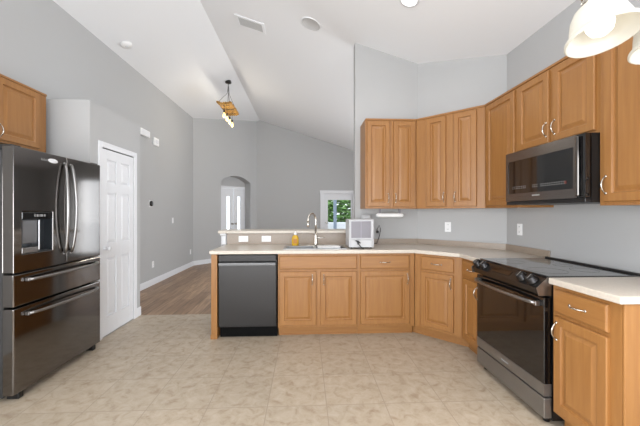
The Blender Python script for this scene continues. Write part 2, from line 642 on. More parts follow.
# glazed patio door in the far wall
d3 = struct(thing('door_3', 'white framed glass patio door with garden beyond', 'door', (.45, 9.45, 0)))
m = MB()
m.box(.0, .09, -.025, -.001, 0, 1.874, .004, 1)
m.box(.99, 1.08, -.025, -.001, 0, 1.874, .004, 1)
m.box(-.01, 1.09, -.028, -.001, 1.875, 1.965, .004, 1)
m.box(.072, .09, 0.001, .14, 0, 1.885)
m.box(1.0, 1.018, 0.001, .14, 0, 1.885)
m.build('door_frame', WHITE, d3)
m = MB()
m.prism(rect(.092, .998, .012, 1.88), [rect(.235, .94, .22, 1.68)], 0, .04, Matrix(((1, 0, 0, 0), (0, 0, -1, .09), (0, 1, 0, 0), (0, 0, 0, 1))))
leaf = m.build('door_leaf', WHITE, d3)
MB().box(.235, .94, .067, .073, .22, 1.68).build('glass_pane', GLASS, leaf)
MB().tube([(.165, .05, 1.0), (.165, .01, 1.0), (.165, .005, .99), (.21, .002, .985), (.25, .002, .98)], .009).build('door_handle', NICKEL, leaf)

# far wall glass, then unseen windows added to let more light in
def sashes(name, label, loc, rz, w, z0, z1, panes):
    w_ = struct(thing(name, label, 'window', loc, rz))
    M_ = Matrix(((1, 0, 0, 0), (0, 0, 1, 0), (0, 1, 0, 0), (0, 0, 0, 1)))
    pw_ = (w - .06) / panes
    holes = [rect(.03 + k * pw_ + .03, .03 + (k + 1) * pw_ - .03, z0 + .06, z1 - .06) for k in range(panes)]
    MB().prism(rect(.002, w - .002, z0 + .002, z1 - .002), holes, .03, .09, M_).build('window_frame', WHITE, w_)
    MB().box(.05, w - .05, .055, .06, z0 + .05, z1 - .05).build('glass_pane', GLASS, w_)
    return w_


sashes('window_1', 'tall white framed glass beside the far wall corner', (1.95, 9.45, 0), 0, .67, .001, 2.30, 1)
sashes('added_window_2', 'added white framed windows in the side wall, out of view', (3.5, 6.90, 0), -PI / 2, 2.60, .35, 2.30, 3)
sashes('added_window_4', 'added white framed window in the long wall behind the viewer', (-2.75, -1.98, 0), PI / 2, 2.56, .46, 2.34, 2)
sashes('added_window_5', 'added white framed window in the right wall beside the viewer', (2.12, .28, 0), -PI / 2, 2.36, .46, 2.34, 2)
w3 = struct(thing('added_window_3', 'added white framed glazing behind the viewer', 'window', (1.70, -2.5, 0), PI))  # unseen glazing added so light comes from behind
m = MB()
m.prism(rect(.002, 3.998, .122, 2.378), [rect(.05, 1.30, .17, 2.33), rect(1.36, 2.64, .17, 2.33), rect(2.70, 3.95, .17, 2.33)], .05, .1, Matrix(((1, 0, 0, 0), (0, 0, 1, 0), (0, 1, 0, 0), (0, 0, 0, 1))))
m.build('window_frame', WHITE, w3)
MB().box(.05, 3.95, .07, .075, .17, 2.33).build('glass_pane', GLASS, w3)

# outside: patio, screen posts, planter wall, hedge
struct(MB().box(-4, 12, 10.41, 30, -.12, -.02).build('ground_patio', PATIO), 'pale concrete patio outside', 'ground')
tag(MB().box(-1.0, 6, 11.6, 11.8, -.02, 0.93, .01).build('patio_wall', mat('white_render', (235, 238, 240), .7)), 'low white patio wall outside the glass door', 'wall')
for k, x in enumerate((1.03, 3.4)):
    tag(MB().box(x, x + .11, 11.35, 11.45, -.02, 3.2).build('screen_post', POSTBLUE),
        ('blue grey enclosure post seen through the glass door', 'blue grey enclosure post beyond the sliding doors')[k], 'post', 'patio enclosure posts')


def shrub(cx, cy, w, h, n, lab):
    t = thing('hedge_shrub', lab, 'shrub', (cx, cy, -.02), 0, 'shrubs behind the patio')
    MB().tube([(0, 0, 0), (.05, 0, h * .3), (0, .05, h * .7)], [.06, .05, .02], 8).build('stem', BARK, t)
    b = bmesh.new()
    for _ in range(n):
        u, v = random.random() * 2 * PI, math.acos(2 * random.random() - 1)
        r = .55 + .45 * random.random()
        p = Vector((w * .5 * r * math.sin(v) * math.cos(u), w * .4 * r * math.sin(v) * math.sin(u), h * .52 + h * .5 * r * math.cos(v)))
        s = .07 + random.random() * .08
        e = Matrix.Rotation(random.random() * 6, 3, 'Z') @ Matrix.Rotation(random.random() * 2 - 1, 3, 'X')
        vs = [b.verts.new(p + e @ Vector(q) * s) for q in ((-1, 0, 0), (0, -.5, .15), (1.2, 0, 0), (0, .5, .15))]
        b.faces.new(vs)
    q = MB()
    q.merge(b)
    q.build('foliage', LEAF, t, keep_normals=True)


for k, (x, y, w, h, lab) in enumerate(((1.55, 14.0, 2.0, 2.7, 'tall leafy green shrub filling the glass patio door'), (-.35, 14.2, 1.6, 2.5, 'leafy green shrub standing farthest left behind the low patio wall'),
                                       (3.5, 14.6, 1.7, 2.3, 'leafy green shrub opposite the tall glass by the room corner'))):
    shrub(x, y, w, h, 3600, lab)

# ------------------------------------------------------------------ cabinets
def bake_rotation(t):
    """keep the thing in place but move its turn into its meshes"""
    rot = t.rotation_euler.to_matrix().to_4x4()
    for ch in t.children_recursive:
        ch.data.transform(rot)
    t.rotation_euler = (0, 0, 0)


DOOR_PROF = [(0, .001), (0, -.014), (.004, -.019), (.050, -.019), (.055, -.008), (.064, -.007), (.088, -.0165), (.092, -.0165)]
DRAWER_PROF = [(0, .001), (0, -.012), (.006, -.018), (.010, -.019), (.014, -.019)]


def pull(parent, x, z, y=-.019, vertical=True, L=.10):
    pts, rr = [], []
    for k in range(13):
        a = k / 12
        q = (a - .5) * L
        d = .028 * math.sin(PI * a) ** .7
        pts.append((x, y - d - .001, z + q) if vertical else (x + q, y - d - .001, z))
        rr.append(.0030 + .0018 * math.sin(PI * a))
    m = MB().tube(pts, rr, 8)
    for q in (-L / 2, L / 2):
        c = (x, y, z + q) if vertical else (x + q, y, z)
        m.lathe([(.008, 0), (.008, .003), (.004, .006)], c, '-y', 10)
    return m.build('handle', NICKEL, parent)


def cab_door(cab, x0, x1, z0, z1, hx=None, hz=None):
    d = MB().panel(x0, x1, z0, z1, DOOR_PROF).build('door', MAPLE, cab)
    if hx is not None:
        pull(d, hx, hz)
    return d


def cab_drawer(cab, x0, x1, z0, z1, handle=True, name='drawer'):
    d = MB().panel(x0, x1, z0, z1, DRAWER_PROF).build(name, MAPLE_H, cab)
    if handle:
        pull(d, (x0 + x1) / 2, (z0 + z1) / 2, vertical=False)
    return d


def base_cab(label, loc, rz, w, depth=.60, hollow=False, shape=None, toe=.07):
    t = thing('base_cabinet', label, 'cabinet', loc, rz, 'base cabinets')
    m = MB()
    if shape:
        m.prism(shape, (), .10, .875)
    elif hollow:
        m.box(0, .018, 0, depth, .10, .875)
        m.box(w - .018, w, 0, depth, .10, .875)
        m.box(.018, w - .018, 0, depth, .10, .118)
        m.box(.018, w - .018, depth - .012, depth, .118, .875)
        m.box(.018, .05, 0, .02, .118, .875)
        m.box(w - .05, w - .018, 0, .02, .118, .875)
        m.box(.05, w - .05, 0, .02, .118, .15)
        m.box(.05, w - .05, 0, .02, .69, .875)
        m.box(w / 2 - .03, w / 2 + .03, 0, .02, .15, .69)
    else:
        m.box(0, w, 0, depth, .10, .875)
    m.build('body', MAPLE, t)
    return t


ZD0, ZD1, ZR0, ZR1 = .128, .690, .715, .852
YB, XRR = 3.30, 1.509

# end panel by the dishwasher
ep = thing('end_panel', 'narrow maple end panel at the counter end beside the dishwasher', 'cabinet panel', (-.970, YB - .012, 0))
MB().box(0, .062, 0, .60, 0, .875, .002, 1).build('panel', MAPLE, ep)
MB().box(-.004, .064, -.008, -.0005, 0, .05, .002, 1).build('foot_trim', MAPLE, ep)

# sink base
c = base_cab('wide maple sink base cabinet with two doors beside the dishwasher', (-.284, YB, 0), 0, .842, hollow=True)
cab_drawer(c, .016, .826, ZR0, ZR1, False, 'false_drawer_front')
cab_door(c, .016, .398, ZD0, ZD1, .358, ZD1 - .085)
cab_door(c, .444, .826, ZD0, ZD1, .478, ZD1 - .085)
MB().box(0, .842, .07, .088, 0, .10).build('toe_kick', MAPLE_H, c)
# drawer base
c = base_cab('maple base cabinet with one door and drawer below the white countertop dispenser', (.560, YB, 0), 0, .602)
cab_drawer(c, .022, .545, ZR0, ZR1)
cab_door(c, .022, .545, ZD0, ZD1, .522, ZD1 - .085)
MB().box(0, .602, .07, .088, 0, .10).build('toe_kick', MAPLE_H, c)
# corner base (45 degrees)
LB = .484
s = LB
cshape = [(0.003, 0), (LB - .003, 0), (LB + .41, .41), (LB + .24, .58), (-.24, .58), (-.41, .41)]
c = base_cab('angled maple corner base cabinet with one drawer above one door', (1.167, YB, 0), -PI / 4, LB, shape=cshape)
cab_drawer(c, .075, LB - .075, ZR0, ZR1)
cab_door(c, .075, LB - .075, ZD0, ZD1, LB - .100, ZD1 - .085)
MB().box(-.069, LB + .069, .07, .088, 0, .10).build('toe_kick', MAPLE_H, c)
bake_rotation(c)
# narrow cabinet beside the range
c = base_cab('narrow maple base cabinet squeezed between corner cabinet and range', (XRR, 2.955, 0), -PI / 2, .338)
cab_drawer(c, .05, .318, ZR0, ZR1, True)
cab_door(c, .05, .318, ZD0, ZD1, .295, ZD1 - .085)
MB().box(0, .338, .07, .088, 0, .10).build('toe_kick', MAPLE_H, c)
# near cabinet, right of range
WN = .415
c = base_cab('maple base cabinet under the short white countertop, nearest to the camera', (XRR, 1.842, 0), -PI / 2, WN)
cab_drawer(c, .02, WN - .06, ZR0, ZR1)
cab_door(c, .02, WN - .06, ZD0, ZD1, .045, ZD1 - .085)
MB().box(0, WN - .02, .07, .088, 0, .10).build('toe_kick', MAPLE_H, c)
MB().box(WN + .0005, WN + .012, .0, .60, 0, .875, .002, 1).build('side_panel', MAPLE, c)

# wall cabinets
UZ0, UZ1 = 1.352, 2.385
YU, XU = 3.584, 1.803


def wall_cab(label, loc, rz, w, depth, z0=UZ0, z1=UZ1, shape=None, lip=True, group='wall cabinets'):
    t = thing('wall_cabinet', label, 'cabinet', loc, rz, group)
    m = MB()
    if shape:
        m.prism(shape, (), z0, z1)
    else:
        m.box(0, w, 0, depth, z0, z1)
    m.build('body', MAPLE, t)
    MB().box(0.001, w - .001, -.010, -.0005, z1 - .016, z1 + .004, .002, 1).build('top_moulding', MAPLE_H, t)
    return t


DZ0, DZ1 = UZ0 + .022, UZ1 - .028
c = wall_cab('maple two door wall cabinet on the back wall above the white dispenser', (.690, YU, 0), 0, .593, .325)
cab_door(c, .018, .283, DZ0, DZ1, .262, DZ0 + .10)
cab_door(c, .326, .575, DZ0, DZ1, .347, DZ0 + .10)
LU = .733
ushape = [(.003, 0), (LU - .003, 0), (LU + .205, .205), (LU + .10, .318), (-.12, .318), (-.218, .218)]
c = wall_cab('angled maple corner wall cabinet with two tall doors', (1.285, YU, 0), -PI / 4, LU, .3, shape=ushape)
cab_door(c, .125, .345, DZ0, DZ1, .326, DZ0 + .10)
cab_door(c, .425, .655, DZ0, DZ1, .444, DZ0 + .10)
bake_rotation(c)
c = wall_cab('tall single door maple wall cabinet between corner cabinet and microwave', (XU, 3.064, 0), -PI / 2, .479, .324)
cab_door(c, .037, .454, DZ0, DZ1)
c = wall_cab('short two door maple wall cabinet directly above the microwave', (XU, 2.583, 0), -PI / 2, .742, .324, z0=1.802)
cab_door(c, .016, .352, 1.822, DZ1, .336, 1.822 + .10)
cab_door(c, .392, .722, 1.822, DZ1, .416, 1.822 + .10)
c = wall_cab('tall maple wall cabinet nearest the camera, behind the glass lamp shades', (XU, 1.839, 0), -PI / 2, .50, .324)
cab_door(c, .038, .47, DZ0, DZ1, .055, DZ0 + .10)
# cabinet above the fridge
c = wall_cab('maple cabinet mounted above the black fridge', (-2.44, 2.17, 0), PI / 2, .907, .305, 1.872, 2.415)
cab_door(c, .02, .395, 1.89, 2.392, .372, 1.96)
cab_door(c, .415, .82, 1.89, 2.392, .437, 1.96)

# ------------------------------------------------------------------ counters, bar, sink
ct = thing('countertop', 'long beige laminate countertop with sink wrapping the kitchen corner', 'countertop', (0, 0, 0))
outer = [(-.985, 3.27), (1.155, 3.27), (1.479, 2.946), (1.479, 2.618), (2.118, 2.618), (2.118, 3.2085), (1.4185, 3.908), (-.985, 3.908)]
SX0, SX1, SY0, SY1 = -.235, .445, 3.365, 3.68
b = MB()
b.prism(outer, [rect(SX0 + .012, SX1 - .012, SY0 + .012, SY1 - .012)], .8765, .914)
o = b.build('worktop', LAMINATE, ct)
bv = o.modifiers.new('bevel', 'BEVEL')
bv.width = .006
bv.segments = 3
bv.limit_method = 'ANGLE'
m = MB()
m.prism([(.61, 3.892), (1.412, 3.892), (2.102, 3.2015), (2.102, 2.618), (2.118, 2.618), (2.118, 3.2085), (1.4185, 3.908), (.61, 3.908)], (), .9145, .978)
m.box(-.958, .609, 3.895, 3.909, .9145, 1.0515)
m.build('backsplash', SPLASH, ct, 'taupe upstand behind the worktop')
c2 = tag(MB().box(1.479, 2.118, 1.405, 1.846, .8765, .914, .006, 3).build('countertop', LAMINATE), 'short pale countertop on the near cabinet beside the range', 'countertop')

struct(MB().box(-1.02, .609, 3.911, 4.03, 0, 1.051).build('wall_bar', WALL), 'half wall carrying the raised bar top', 'wall')
tag(MB().box(-1.055, .608, 3.85, 4.22, 1.052, 1.086, .008, 3).build('bar_counter', LAMINATE), 'raised beige bar top ledge on the half wall behind the sink', 'bar ledge')
cb = thing('bar_bracket', 'small white fluted trim post under the end of the bar top', 'trim', (-1.0, 3.9, .914))
m = MB()
m.box(-.024, .030, -.006, .0105, .002, .105, .003, 1)
for k in range(3):
    m.box(-.015 + k * .016, -.007 + k * .016, -.009, -.004, .012, .095, .002, 1)
m.build('post', WHITE, cb)
MB().prism([(0.010, .1365), (-.036, .1365), (-.036, .124), (-.028, .118), (-.014, .106), (0.010, .104)], (), -.034, .036,
           Matrix(((0, 0, 1, 0), (1, 0, 0, 0), (0, 1, 0, 0), (0, 0, 0, 1)))).build('capital', WHITE, cb)

sk = thing('sink', 'double bowl stainless steel sink set in the countertop', 'sink', ((SX0 + SX1) / 2, (SY0 + SY1) / 2, .9145))
m = MB()
w2_, h2_ = (SX1 - SX0) / 2, (SY1 - SY0) / 2
bowls = [rect(-w2_ + .03, -.015, -h2_ + .025, h2_ - .06), rect(.015, w2_ - .03, -h2_ + .025, h2_ - .06)]
m.prism(rect(-w2_, w2_, -h2_, h2_), bowls, 0, .006)
m.build('rim', STEEL, sk)
for (x0, x1) in ((-w2_ + .03, -.015), (.015, w2_ - .03)):
    m = MB()
    y0, y1 = -h2_ + .025, h2_ - .06
    t_ = .0015
    D = -.17
    m.box(x0 - t_, x0, y0, y1, D, 0)
    m.box(x1, x1 + t_, y0, y1, D, 0)
    m.box(x0, x1, y0 - t_, y0, D, 0)
    m.box(x0, x1, y1, y1 + t_, D, 0)
    m.box(x0, x1, y0, y1, D - t_, D)
    bowl = m.build('bowl', STEEL, sk)
    MB().lathe([(.04, 0), (.04, .002), (.03, .003), (.0, .001)], ((x0 + x1) / 2, (y0 + y1) / 2, D + .0005), 'z', 18).build('drain', DKSTEEL, bowl)
tag(MB().box(.135, .385, 3.42, 3.60, .922, .934, .005, 2).build('draining_board', PLASTIC), 'small white board lying across the sink beside the faucet', 'board')

# faucet
fx, fy = .122, 3.652
fc = thing('faucet', 'tall gooseneck brushed nickel kitchen faucet behind the sink', 'faucet', (fx, fy, .9208))
MB().box(-.10, .10, -.022, .022, 0, .010, .004, 2).build('deck_plate', NICKEL, fc)
MB().lathe([(.029, .0105), (.027, .02), (.024, .05), (.022, .10), (.019, .13), (.015, .15)], (0, 0, 0), 'z', 20).build('body', NICKEL, fc)
pts = [(0, 0, .14), (0, 0, .26)]
dirx, diry = -.80, -.60
for k in range(1, 13):
    a = PI * k / 12
    rr = .056
    pts.append((dirx * rr * (1 - math.cos(a)), diry * rr * (1 - math.cos(a)), .30 + .075 * math.sin(a)))
pts.insert(2, (0, 0, .30))
lx, ly, lz = pts[-1]
pts.append((lx, ly, lz - .03))
MB().tube(pts, .012, 12).build('spout', NICKEL, fc)
MB().lathe([(.012, 0), (.016, -.02), (.016, -.055), (.012, -.06)], (lx, ly, lz - .022), 'z', 16).build('spray_head', NICKEL, fc)
MB().tube([(.012, 0, .085), (.035, -.005, .092), (.060, -.012, .090), (.105, -.02, .098)], [.014, .010, .006, .005], 10).build('lever', NICKEL, fc)

# soap bottle
sp = thing('soap_bottle', 'amber yellow dish soap bottle with white cap behind the sink', 'bottle', (-.118, 3.722, .9145))
m = MB()
m.lathe([(.001, 0), (.034, .001), (.038, .008), (.038, .085), (.034, .105), (.020, .122), (.014, .128)], (0, 0, 0), 'z', 24)
m.xf(Matrix.Diagonal((1.08, .72, 1, 1)))
m.build('bottle_body', SOAP, sp)
MB().lathe([(.016, .1285), (.016, .150), (.010, .155), (.008, .168), (0, .169)], (0, 0, 0), 'z', 18).build('cap', PLASTIC, sp)
MB().box(-.022, .022, -.0275, -.0262, .03, .085).build('paper_label', mat('soap_label', (170, 112, 22), .5), sp)

# white box dispenser on the counter
dp = thing('countertop_dispenser', 'white boxy countertop dispenser with grey front panel beside the sink', 'appliance', (.475, 3.375, .9145))
m = MB()
m.box(0, .275, .012, .30, .012, .318, .008, 2)
DPW = mat('dispenser_white', (182, 182, 184), .35)
m.build('body', DPW, dp)
MB().box(.008, .262, .0, .0115, .10, .308, .003, 1).build('front_panel', mat('white_front', (180, 180, 183), .3), dp)
wn_ = MB().box(.022, .236, -.003, -.0005, .118, .298, .002, 1).build('grey_window', GREYP, dp, 'grey see-through panel')
MB().box(.126, .132, -.0045, -.0032, .118, .298).build('centre_rib', mat('pale_rib', (146, 143, 150), .4), wn_)
MB().box(.018, .25, .001, .0115, .015, .095, .004, 2).build('lower_tray', DPW, dp)
tp = MB()
tp.tube([(.09, .0, .075), (.09, -.03, .072), (.092, -.036, .05)], .009, 8)
tp.tube([(.065, -.022, .088), (.09, -.022, .086), (.118, -.024, .062)], .006, 8)
tp.tube([(.098, -.03, .052), (.125, -.04, .016), (.15, -.04, .008)], .006, 8)
tp.build('tap', SLOT, dp, 'dark grey tap')
for x in (.03, .245):
    for y in (.04, .27):
        MB().lathe([(.012, 0), (.012, .0125)], (x, y, 0), 'z', 10).build('foot', BLACK, dp)
cord = MB().tube([(0.900, 3.872, 1.05), (0.890, 3.86, 1.10), (0.915, 3.85, 1.15), (0.935, 3.86, 1.10), (0.925, 3.865, 1.03), (0.905, 3.86, .97), (0.880, 3.82, .93), (0.770, 3.72, .922), (0.745, 3.70, .95)], .004, 8)
cord.box(.885, .915, 3.864, 3.888, 1.05, 1.078, .004, 1)
tag(cord.build('power_cord', BLACK), 'thin black power cord and plug hanging beside the white dispenser', 'cord')


# ------------------------------------------------------------------ sockets, switches, wall devices
def outlet(label, loc, rz, horizontal=False, kind='outlet'):
    t = thing('wall_outlet' if kind == 'outlet' else 'light_switch', label, 'outlet' if kind == 'outlet' else 'switch', loc, rz, 'white outlets' if kind == 'outlet' else None)
    w, h = (.115, .072) if horizontal else (.072, .115)
    MB().box(-w / 2, w / 2, -.007, -.0006, -h / 2, h / 2, .003, 2).build('cover_plate', PLASTIC, t)
    if kind == 'outlet':
        for s in (-1, 1):
            cx, cz = (s * .026, 0) if horizontal else (0, s * .026)
            r = MB().box(cx - .017, cx + .017, -.0095, -.0072, cz - .015, cz + .015, .002, 1).build('receptacle', PLASTIC, t)
            q = MB()
            q.box(cx - .008, cx - .005, -.0102, -.0096, cz - .004, cz + .006)
            q.box(cx + .005, cx + .008, -.0102, -.0096, cz - .004, cz + .006)
            q.build('slot', SLOT, r)
    else:
        MB().box(-.016, .016, -.011, -.0072, -.033, .033, .002, 1).build('rocker', PLASTIC, t)
    return t


outlet('white horizontal outlet on the bar backsplash above the dishwasher', (-.757, 3.895, .983), 0, True)
outlet('white horizontal outlet on the bar backsplash nearer the soap bottle', (-.478, 3.895, .983), 0, True)
outlet('white upright outlet on the wall above the range corner', (2.12, 3.005, 1.14), -PI / 2)
outlet('white upright outlet on the angled corner wall under the corner cabinet', (1.688, 3.641, 1.136), -PI / 4)
outlet('white low outlet on the long wall nearer the pantry', (-2.75, 5.807, .367), PI / 2)
outlet('white low outlet on the long wall close to the room corner', (-2.75, 7.66, .36), PI / 2)
outlet('white wall switch on the long grey wall beyond the thermostat', (-2.75, 6.654, 1.138), PI / 2, kind='switch')

pg = thing('plug_in_freshener', 'small white rounded plug-in device on the wall behind the dispenser', 'plug-in device', (.755, 3.9085, 1.26))
m = MB()
m.box(-.062, .062, -.06, -.008, -.05, .03, .024, 4)
m.build('body', DPW, pg)
MB().box(-.036, .036, -.0075, -.0005, -.05, .028, .003, 1).build('cover_plate', PLASTIC, pg)

ul = thing('under_cabinet_light', 'white rounded light bar mounted under the back wall cabinet', 'light', (1.017, 3.74, 1.275))
MB().lathe([(.0, -.168), (.014, -.165), (.024, -.155), (.027, -.14), (.027, .14), (.024, .155), (.014, .165), (0, .168)], (0, 0, 0), 'x', 20).build('light_bar', PLASTIC, ul)
for x in (-.12, .12):
    MB().box(x - .01, x + .01, -.012, .012, .024, .076).build('bracket', GREYP, ul)

th = thing('thermostat', 'round black and white thermostat on the long grey wall', 'thermostat', (-2.75, 5.715, 1.463), PI / 2)
MB().box(-.055, .055, -.008, -.0006, -.06, .06, .012, 3).build('back_plate', PLASTIC, th)
MB().lathe([(.050, 0), (.051, .018), (.046, .024), (0, .025)], (0, -.0085, 0), '-y', 28).build('dial', GLOSSBLK, th)
dc = thing('door_chime', 'white rectangular chime box high on the wall beside the pantry', 'wall device', (-2.75, 5.46, 2.655), PI / 2)
MB().box(-.15, .15, -.05, -.0006, -.055, .055, .008, 2).build('case', PLASTIC, dc)
MB().box(-.13, .13, -.053, -.0502, -.04, .04, .002, 1).build('cover', WHITE, dc)
sn = thing('motion_sensor', 'small square white sensor high on the wall, farther than the chime', 'wall device', (-2.75, 5.89, 2.597), PI / 2)
MB().box(-.09, .09, -.035, -.0006, -.07, .07, .008, 2).build('case', PLASTIC, sn)
MB().box(-.045, .045, -.038, -.0352, -.03, .03, .006, 1).build('lens', WHITE, sn)

# ------------------------------------------------------------------ ceiling fittings
SL, SR = math.atan(.31), math.atan(-.31)


def on_ceiling(o, side, spin=0.0):
    ang = -SL if side == 'L' else SL      # tilt about the y axis
    o.rotation_mode = 'XYZ'
    o.rotation_euler = (Matrix.Rotation(ang, 4, 'Y') @ Matrix.Rotation(spin, 4, 'Z')).to_euler()
    return o


def cpos(x, y, off=.001):
    z = ceil_z(x)
    return (x, y, z - off)


sd = on_ceiling(thing('smoke_detector', 'round white smoke detector on the ceiling near the long wall', 'smoke detector', cpos(-2.53, 4.56)), 'L')
MB().lathe([(.075, 0), (.075, -.012), (.066, -.03), (.03, -.036), (0, -.036)], (0, 0, 0), 'z', 28).build('case', PLASTIC, sd)
MB().lathe([(.02, -.0365), (.018, -.040), (0, -.040)], (0, 0, 0), 'z', 16).build('test_button', WHITE, sd)
vt = on_ceiling(thing('ceiling_vent', 'white rectangular slatted air vent on the sloping ceiling', 'vent', cpos(-.735, 4.29)), 'R')
GRV = mat('vent_grey', (194, 194, 194), .5)
m = MB()
m.prism(rect(-.20, .20, -.125, .125), [rect(-.165, .165, -.09, .09)], -.012, 0)
m.build('frame', CEIL, vt)
MB().box(-.165, .165, -.09, .09, -.003, -.001).build('backing', GRV, vt)
for k in range(9):
    y = -.08 + k * .02
    MB().box(-.165, .165, y - .007, y + .004, -.010, -.007).build('slat', GRV, vt)
cs = on_ceiling(thing('ceiling_speaker', 'round flush white speaker grille on the ceiling', 'speaker', cpos(.07, 3.83)), 'R')
MB().lathe([(.115, 0), (.115, -.006), (.105, -.008), (.100, -.005), (0, -.005)], (0, 0, 0), 'z', 32).build('grille', mat('speaker_grille', (196, 196, 196), .6), cs)
MB().lathe([(.128, 0), (.126, -.008), (.117, -.009), (.1155, 0)], (0, 0, 0), 'z', 32, cap=False).build('rim', CEIL, cs)


def downlight(x, y, lab):
    t = on_ceiling(thing('recessed_light', lab, 'ceiling light', cpos(x, y), 0, 'recessed kitchen lights'), 'R' if x > RIDGE else 'L', 0)
    MB().lathe([(.095, 0), (.093, -.008), (.075, -.010), (.070, -.002)], (0, 0, 0), 'z', 28, cap=False).build('trim_ring', WHITE, t)
    MB().lathe([(.069, -.003), (.06, -.005), (0, -.006)], (0, 0, 0), 'z', 28).build('diffuser', LED, t)
    d = bpy.data.lights.new('recessed_light_lamp', 'SPOT')
    d.energy, d.spot_size, d.spot_blend, d.shadow_soft_size = 7, 2.6, .6, .08
    d.color = (1, .97, .93)
    o = bpy.data.objects.new('recessed_light_lamp', d)
    COL.objects.link(o)
    o.location = (x, y, ceil_z(x) - .05)


downlight(.983, 2.93, 'bright round recessed light at the top edge of the picture')
for x, y in ((.2, 1.3), (-1.2, 1.6), (1.2, 0.2), (-.9, -.4)):  # extra recessed lights added out of view to brighten the kitchen
    downlight(x, y, 'added round recessed kitchen ceiling light out of view overhead')

# linear pendant over the dining spot
LP = thing('linear_pendant', 'golden wooden pendant with hanging filament bulbs in the great room', 'pendant light', (-1.57, 6.5, ceil_z(-1.57)))
zb = 3.43 - ceil_z(-1.57)
MB().lathe([(.0, .03), (.05, .03), (.062, .0), (.06, -.025), (0, -.03)], (0, 0, -.012), 'z', 24).build('canopy', BLACK, LP)
cxy = [(-.10, -.33), (.10, -.33), (-.10, .33), (.10, .33)]
for (x, y) in cxy:
    MB().tube([(0, 0, -.045), (x * .12, y * .12, -.045 + (zb + .08) * .45), (x, y, zb + .03)], .004, 6).build('cord', ROPE, LP)
for k in range(7):       # curved raft of slats running the length
    a = (k - 3) * .32
    x = .135 * math.sin(a) * 1.08
    z = zb + .030 * (1 - math.cos(a)) * 1.5
    q = MB()
    pts = []
    for j in range(13):
        y = -.38 + .76 * j / 12
        pts.append((x + .004 * math.sin(j * 2.1 + k), y, z + -.02 * abs(j / 6 - 1) ** 2.5 + .003 * math.cos(j * 1.7 + k * 2)))
    q.tube(pts, [.0225 + .004 * math.sin(j * 1.9 + k * 2) for j in range(13)], 7)
    q.build('slat', RATTAN, LP)
for y in (-.26, 0, .26):
    q = MB()
    q.tube([(.15 * math.sin(t_), y, zb - .024 + .05 * (1 - math.cos(t_))) for t_ in [-1.1 + 2.2 * j / 10 for j in range(11)]], .008, 6)
    q.build('band', ROPE, LP)
for k in range(4):
    y = -.33 + k * .22
    zz = zb - .24
    MB().tube([(0, y, zb - .018), (0, y, zz + .10)], .004, 6).build('bulb_cord', ROPE, LP)
    MB().lathe([(.010, .105), (.018, .10), (.018, .055), (.014, .05)], (0, y, zz), 'z', 14).build('socket', BLACK, LP)
    MB().lathe([(.012, .05), (.016, .035), (.026, .005), (.029, -.015), (.023, -.036), (.010, -.048), (0, -.05)], (0, y, zz), 'z', 18).build('bulb', WARM, LP)
    d = bpy.data.lights.new('pendant_lamp', 'POINT')
    d.energy, d.color, d.shadow_soft_size = 3.2, (1, .92, .78), .05
    o = bpy.data.objects.new('pendant_lamp', d)
    COL.objects.link(o)
    o.location = (-1.57, 6.5 + y, ceil_z(-1.57) + zz - .14)

# light bar with tilting glass shades near the camera, upper corner of the picture
ch = thing('ceiling_light_bar', 'nickel hanging light bar with white bell glass shades close overhead', 'ceiling light', (1.075, .935, ceil_z(1.075)))
zc = ceil_z(1.075)
MB().lathe([(.065, .02), (.065, -.01), (.05, -.03), (.012, -.045)], (0, 0, 0), 'z', 24).build('canopy', NICKEL, ch)
MB().tube([(0, 0, -.04), (0, 0, 2.045 - zc)], .008, 10).build('stem', NICKEL, ch)
MB().tube([(-.27, -.03, 2.035 - zc), (.27, .045, 2.035 - zc)], .011, 12).build('bar', NICKEL, ch)
axis = Vector((-.057, .2105, .976)).normalized()
for (sx, sy) in ((.854, .861), (1.092, .8925), (1.298, .920)):
    M = Matrix.Translation((sx - 1.075, sy - .935, 1.814 - zc)) @ axis.to_track_quat('Z', 'Y').to_matrix().to_4x4()
    R0 = .0895
    q = MB()
    q.lathe([(.020, .114), (.036, .108), (.052, .094), (.0635, .073), (.0705, .048), (.0745, .030), (.0775, .022), (.0835, .016), (R0, .010), (R0 + .0015, .003), (R0 - .002, -.001),
             (R0 - .006, .003), (.079, .011), (.072, .022), (.069, .031), (.065, .048), (.058, .070), (.047, .089), (.034, .102), (.018, .108)], mat=M, segs=48, cap=False)
    q.build('glass_shade', SHADE, ch)
    q = MB()
    q.lathe([(.010, .197), (.020, .192), (.022, .132), (.028, .128), (.030, .110), (.018, .104)], mat=M, segs=18)
    for k in range(4):
        q.lathe([(.022, .140 + k * .011), (.0245, .143 + k * .011), (.022, .146 + k * .011)], mat=M, segs=18, cap=False)
    q.build('shade_holder', NICKEL, ch)
    q = MB()
    q.lathe([(.0, .104), (.013, .104), (.014, .082), (.024, .072), (.033, .052), (.034, .038), (.027, .020), (.014, .010), (0, .008)], mat=M, segs=24)
    q.build('bulb', BULB, ch)
    d = bpy.data.lights.new('light_bar_lamp', 'SPOT')
    d.energy, d.spot_size, d.spot_blend, d.shadow_soft_size, d.color = 24, 2.1, .8, .03, (1, .97, .93)
    o = bpy.data.objects.new('light_bar_lamp', d)
    COL.objects.link(o)
    o.location = Vector((sx, sy, 1.814)) - axis * .004
    o.rotation_euler = (-axis).to_track_quat('-Z', 'Y').to_euler()

# ------------------------------------------------------------------ fridge
FX, FY0, FW, FT = -1.99, 2.24, .91, 1.768
fr = thing('refrigerator', 'black stainless french door refrigerator beside the pantry', 'refrigerator', (FX, FY0, 0), PI / 2)
MB().box(.012, FW - .012, .082, .752, .03, FT - .03, .004, 1).build('body', mat('fridge_case', (46, 45, 45), .45), fr)


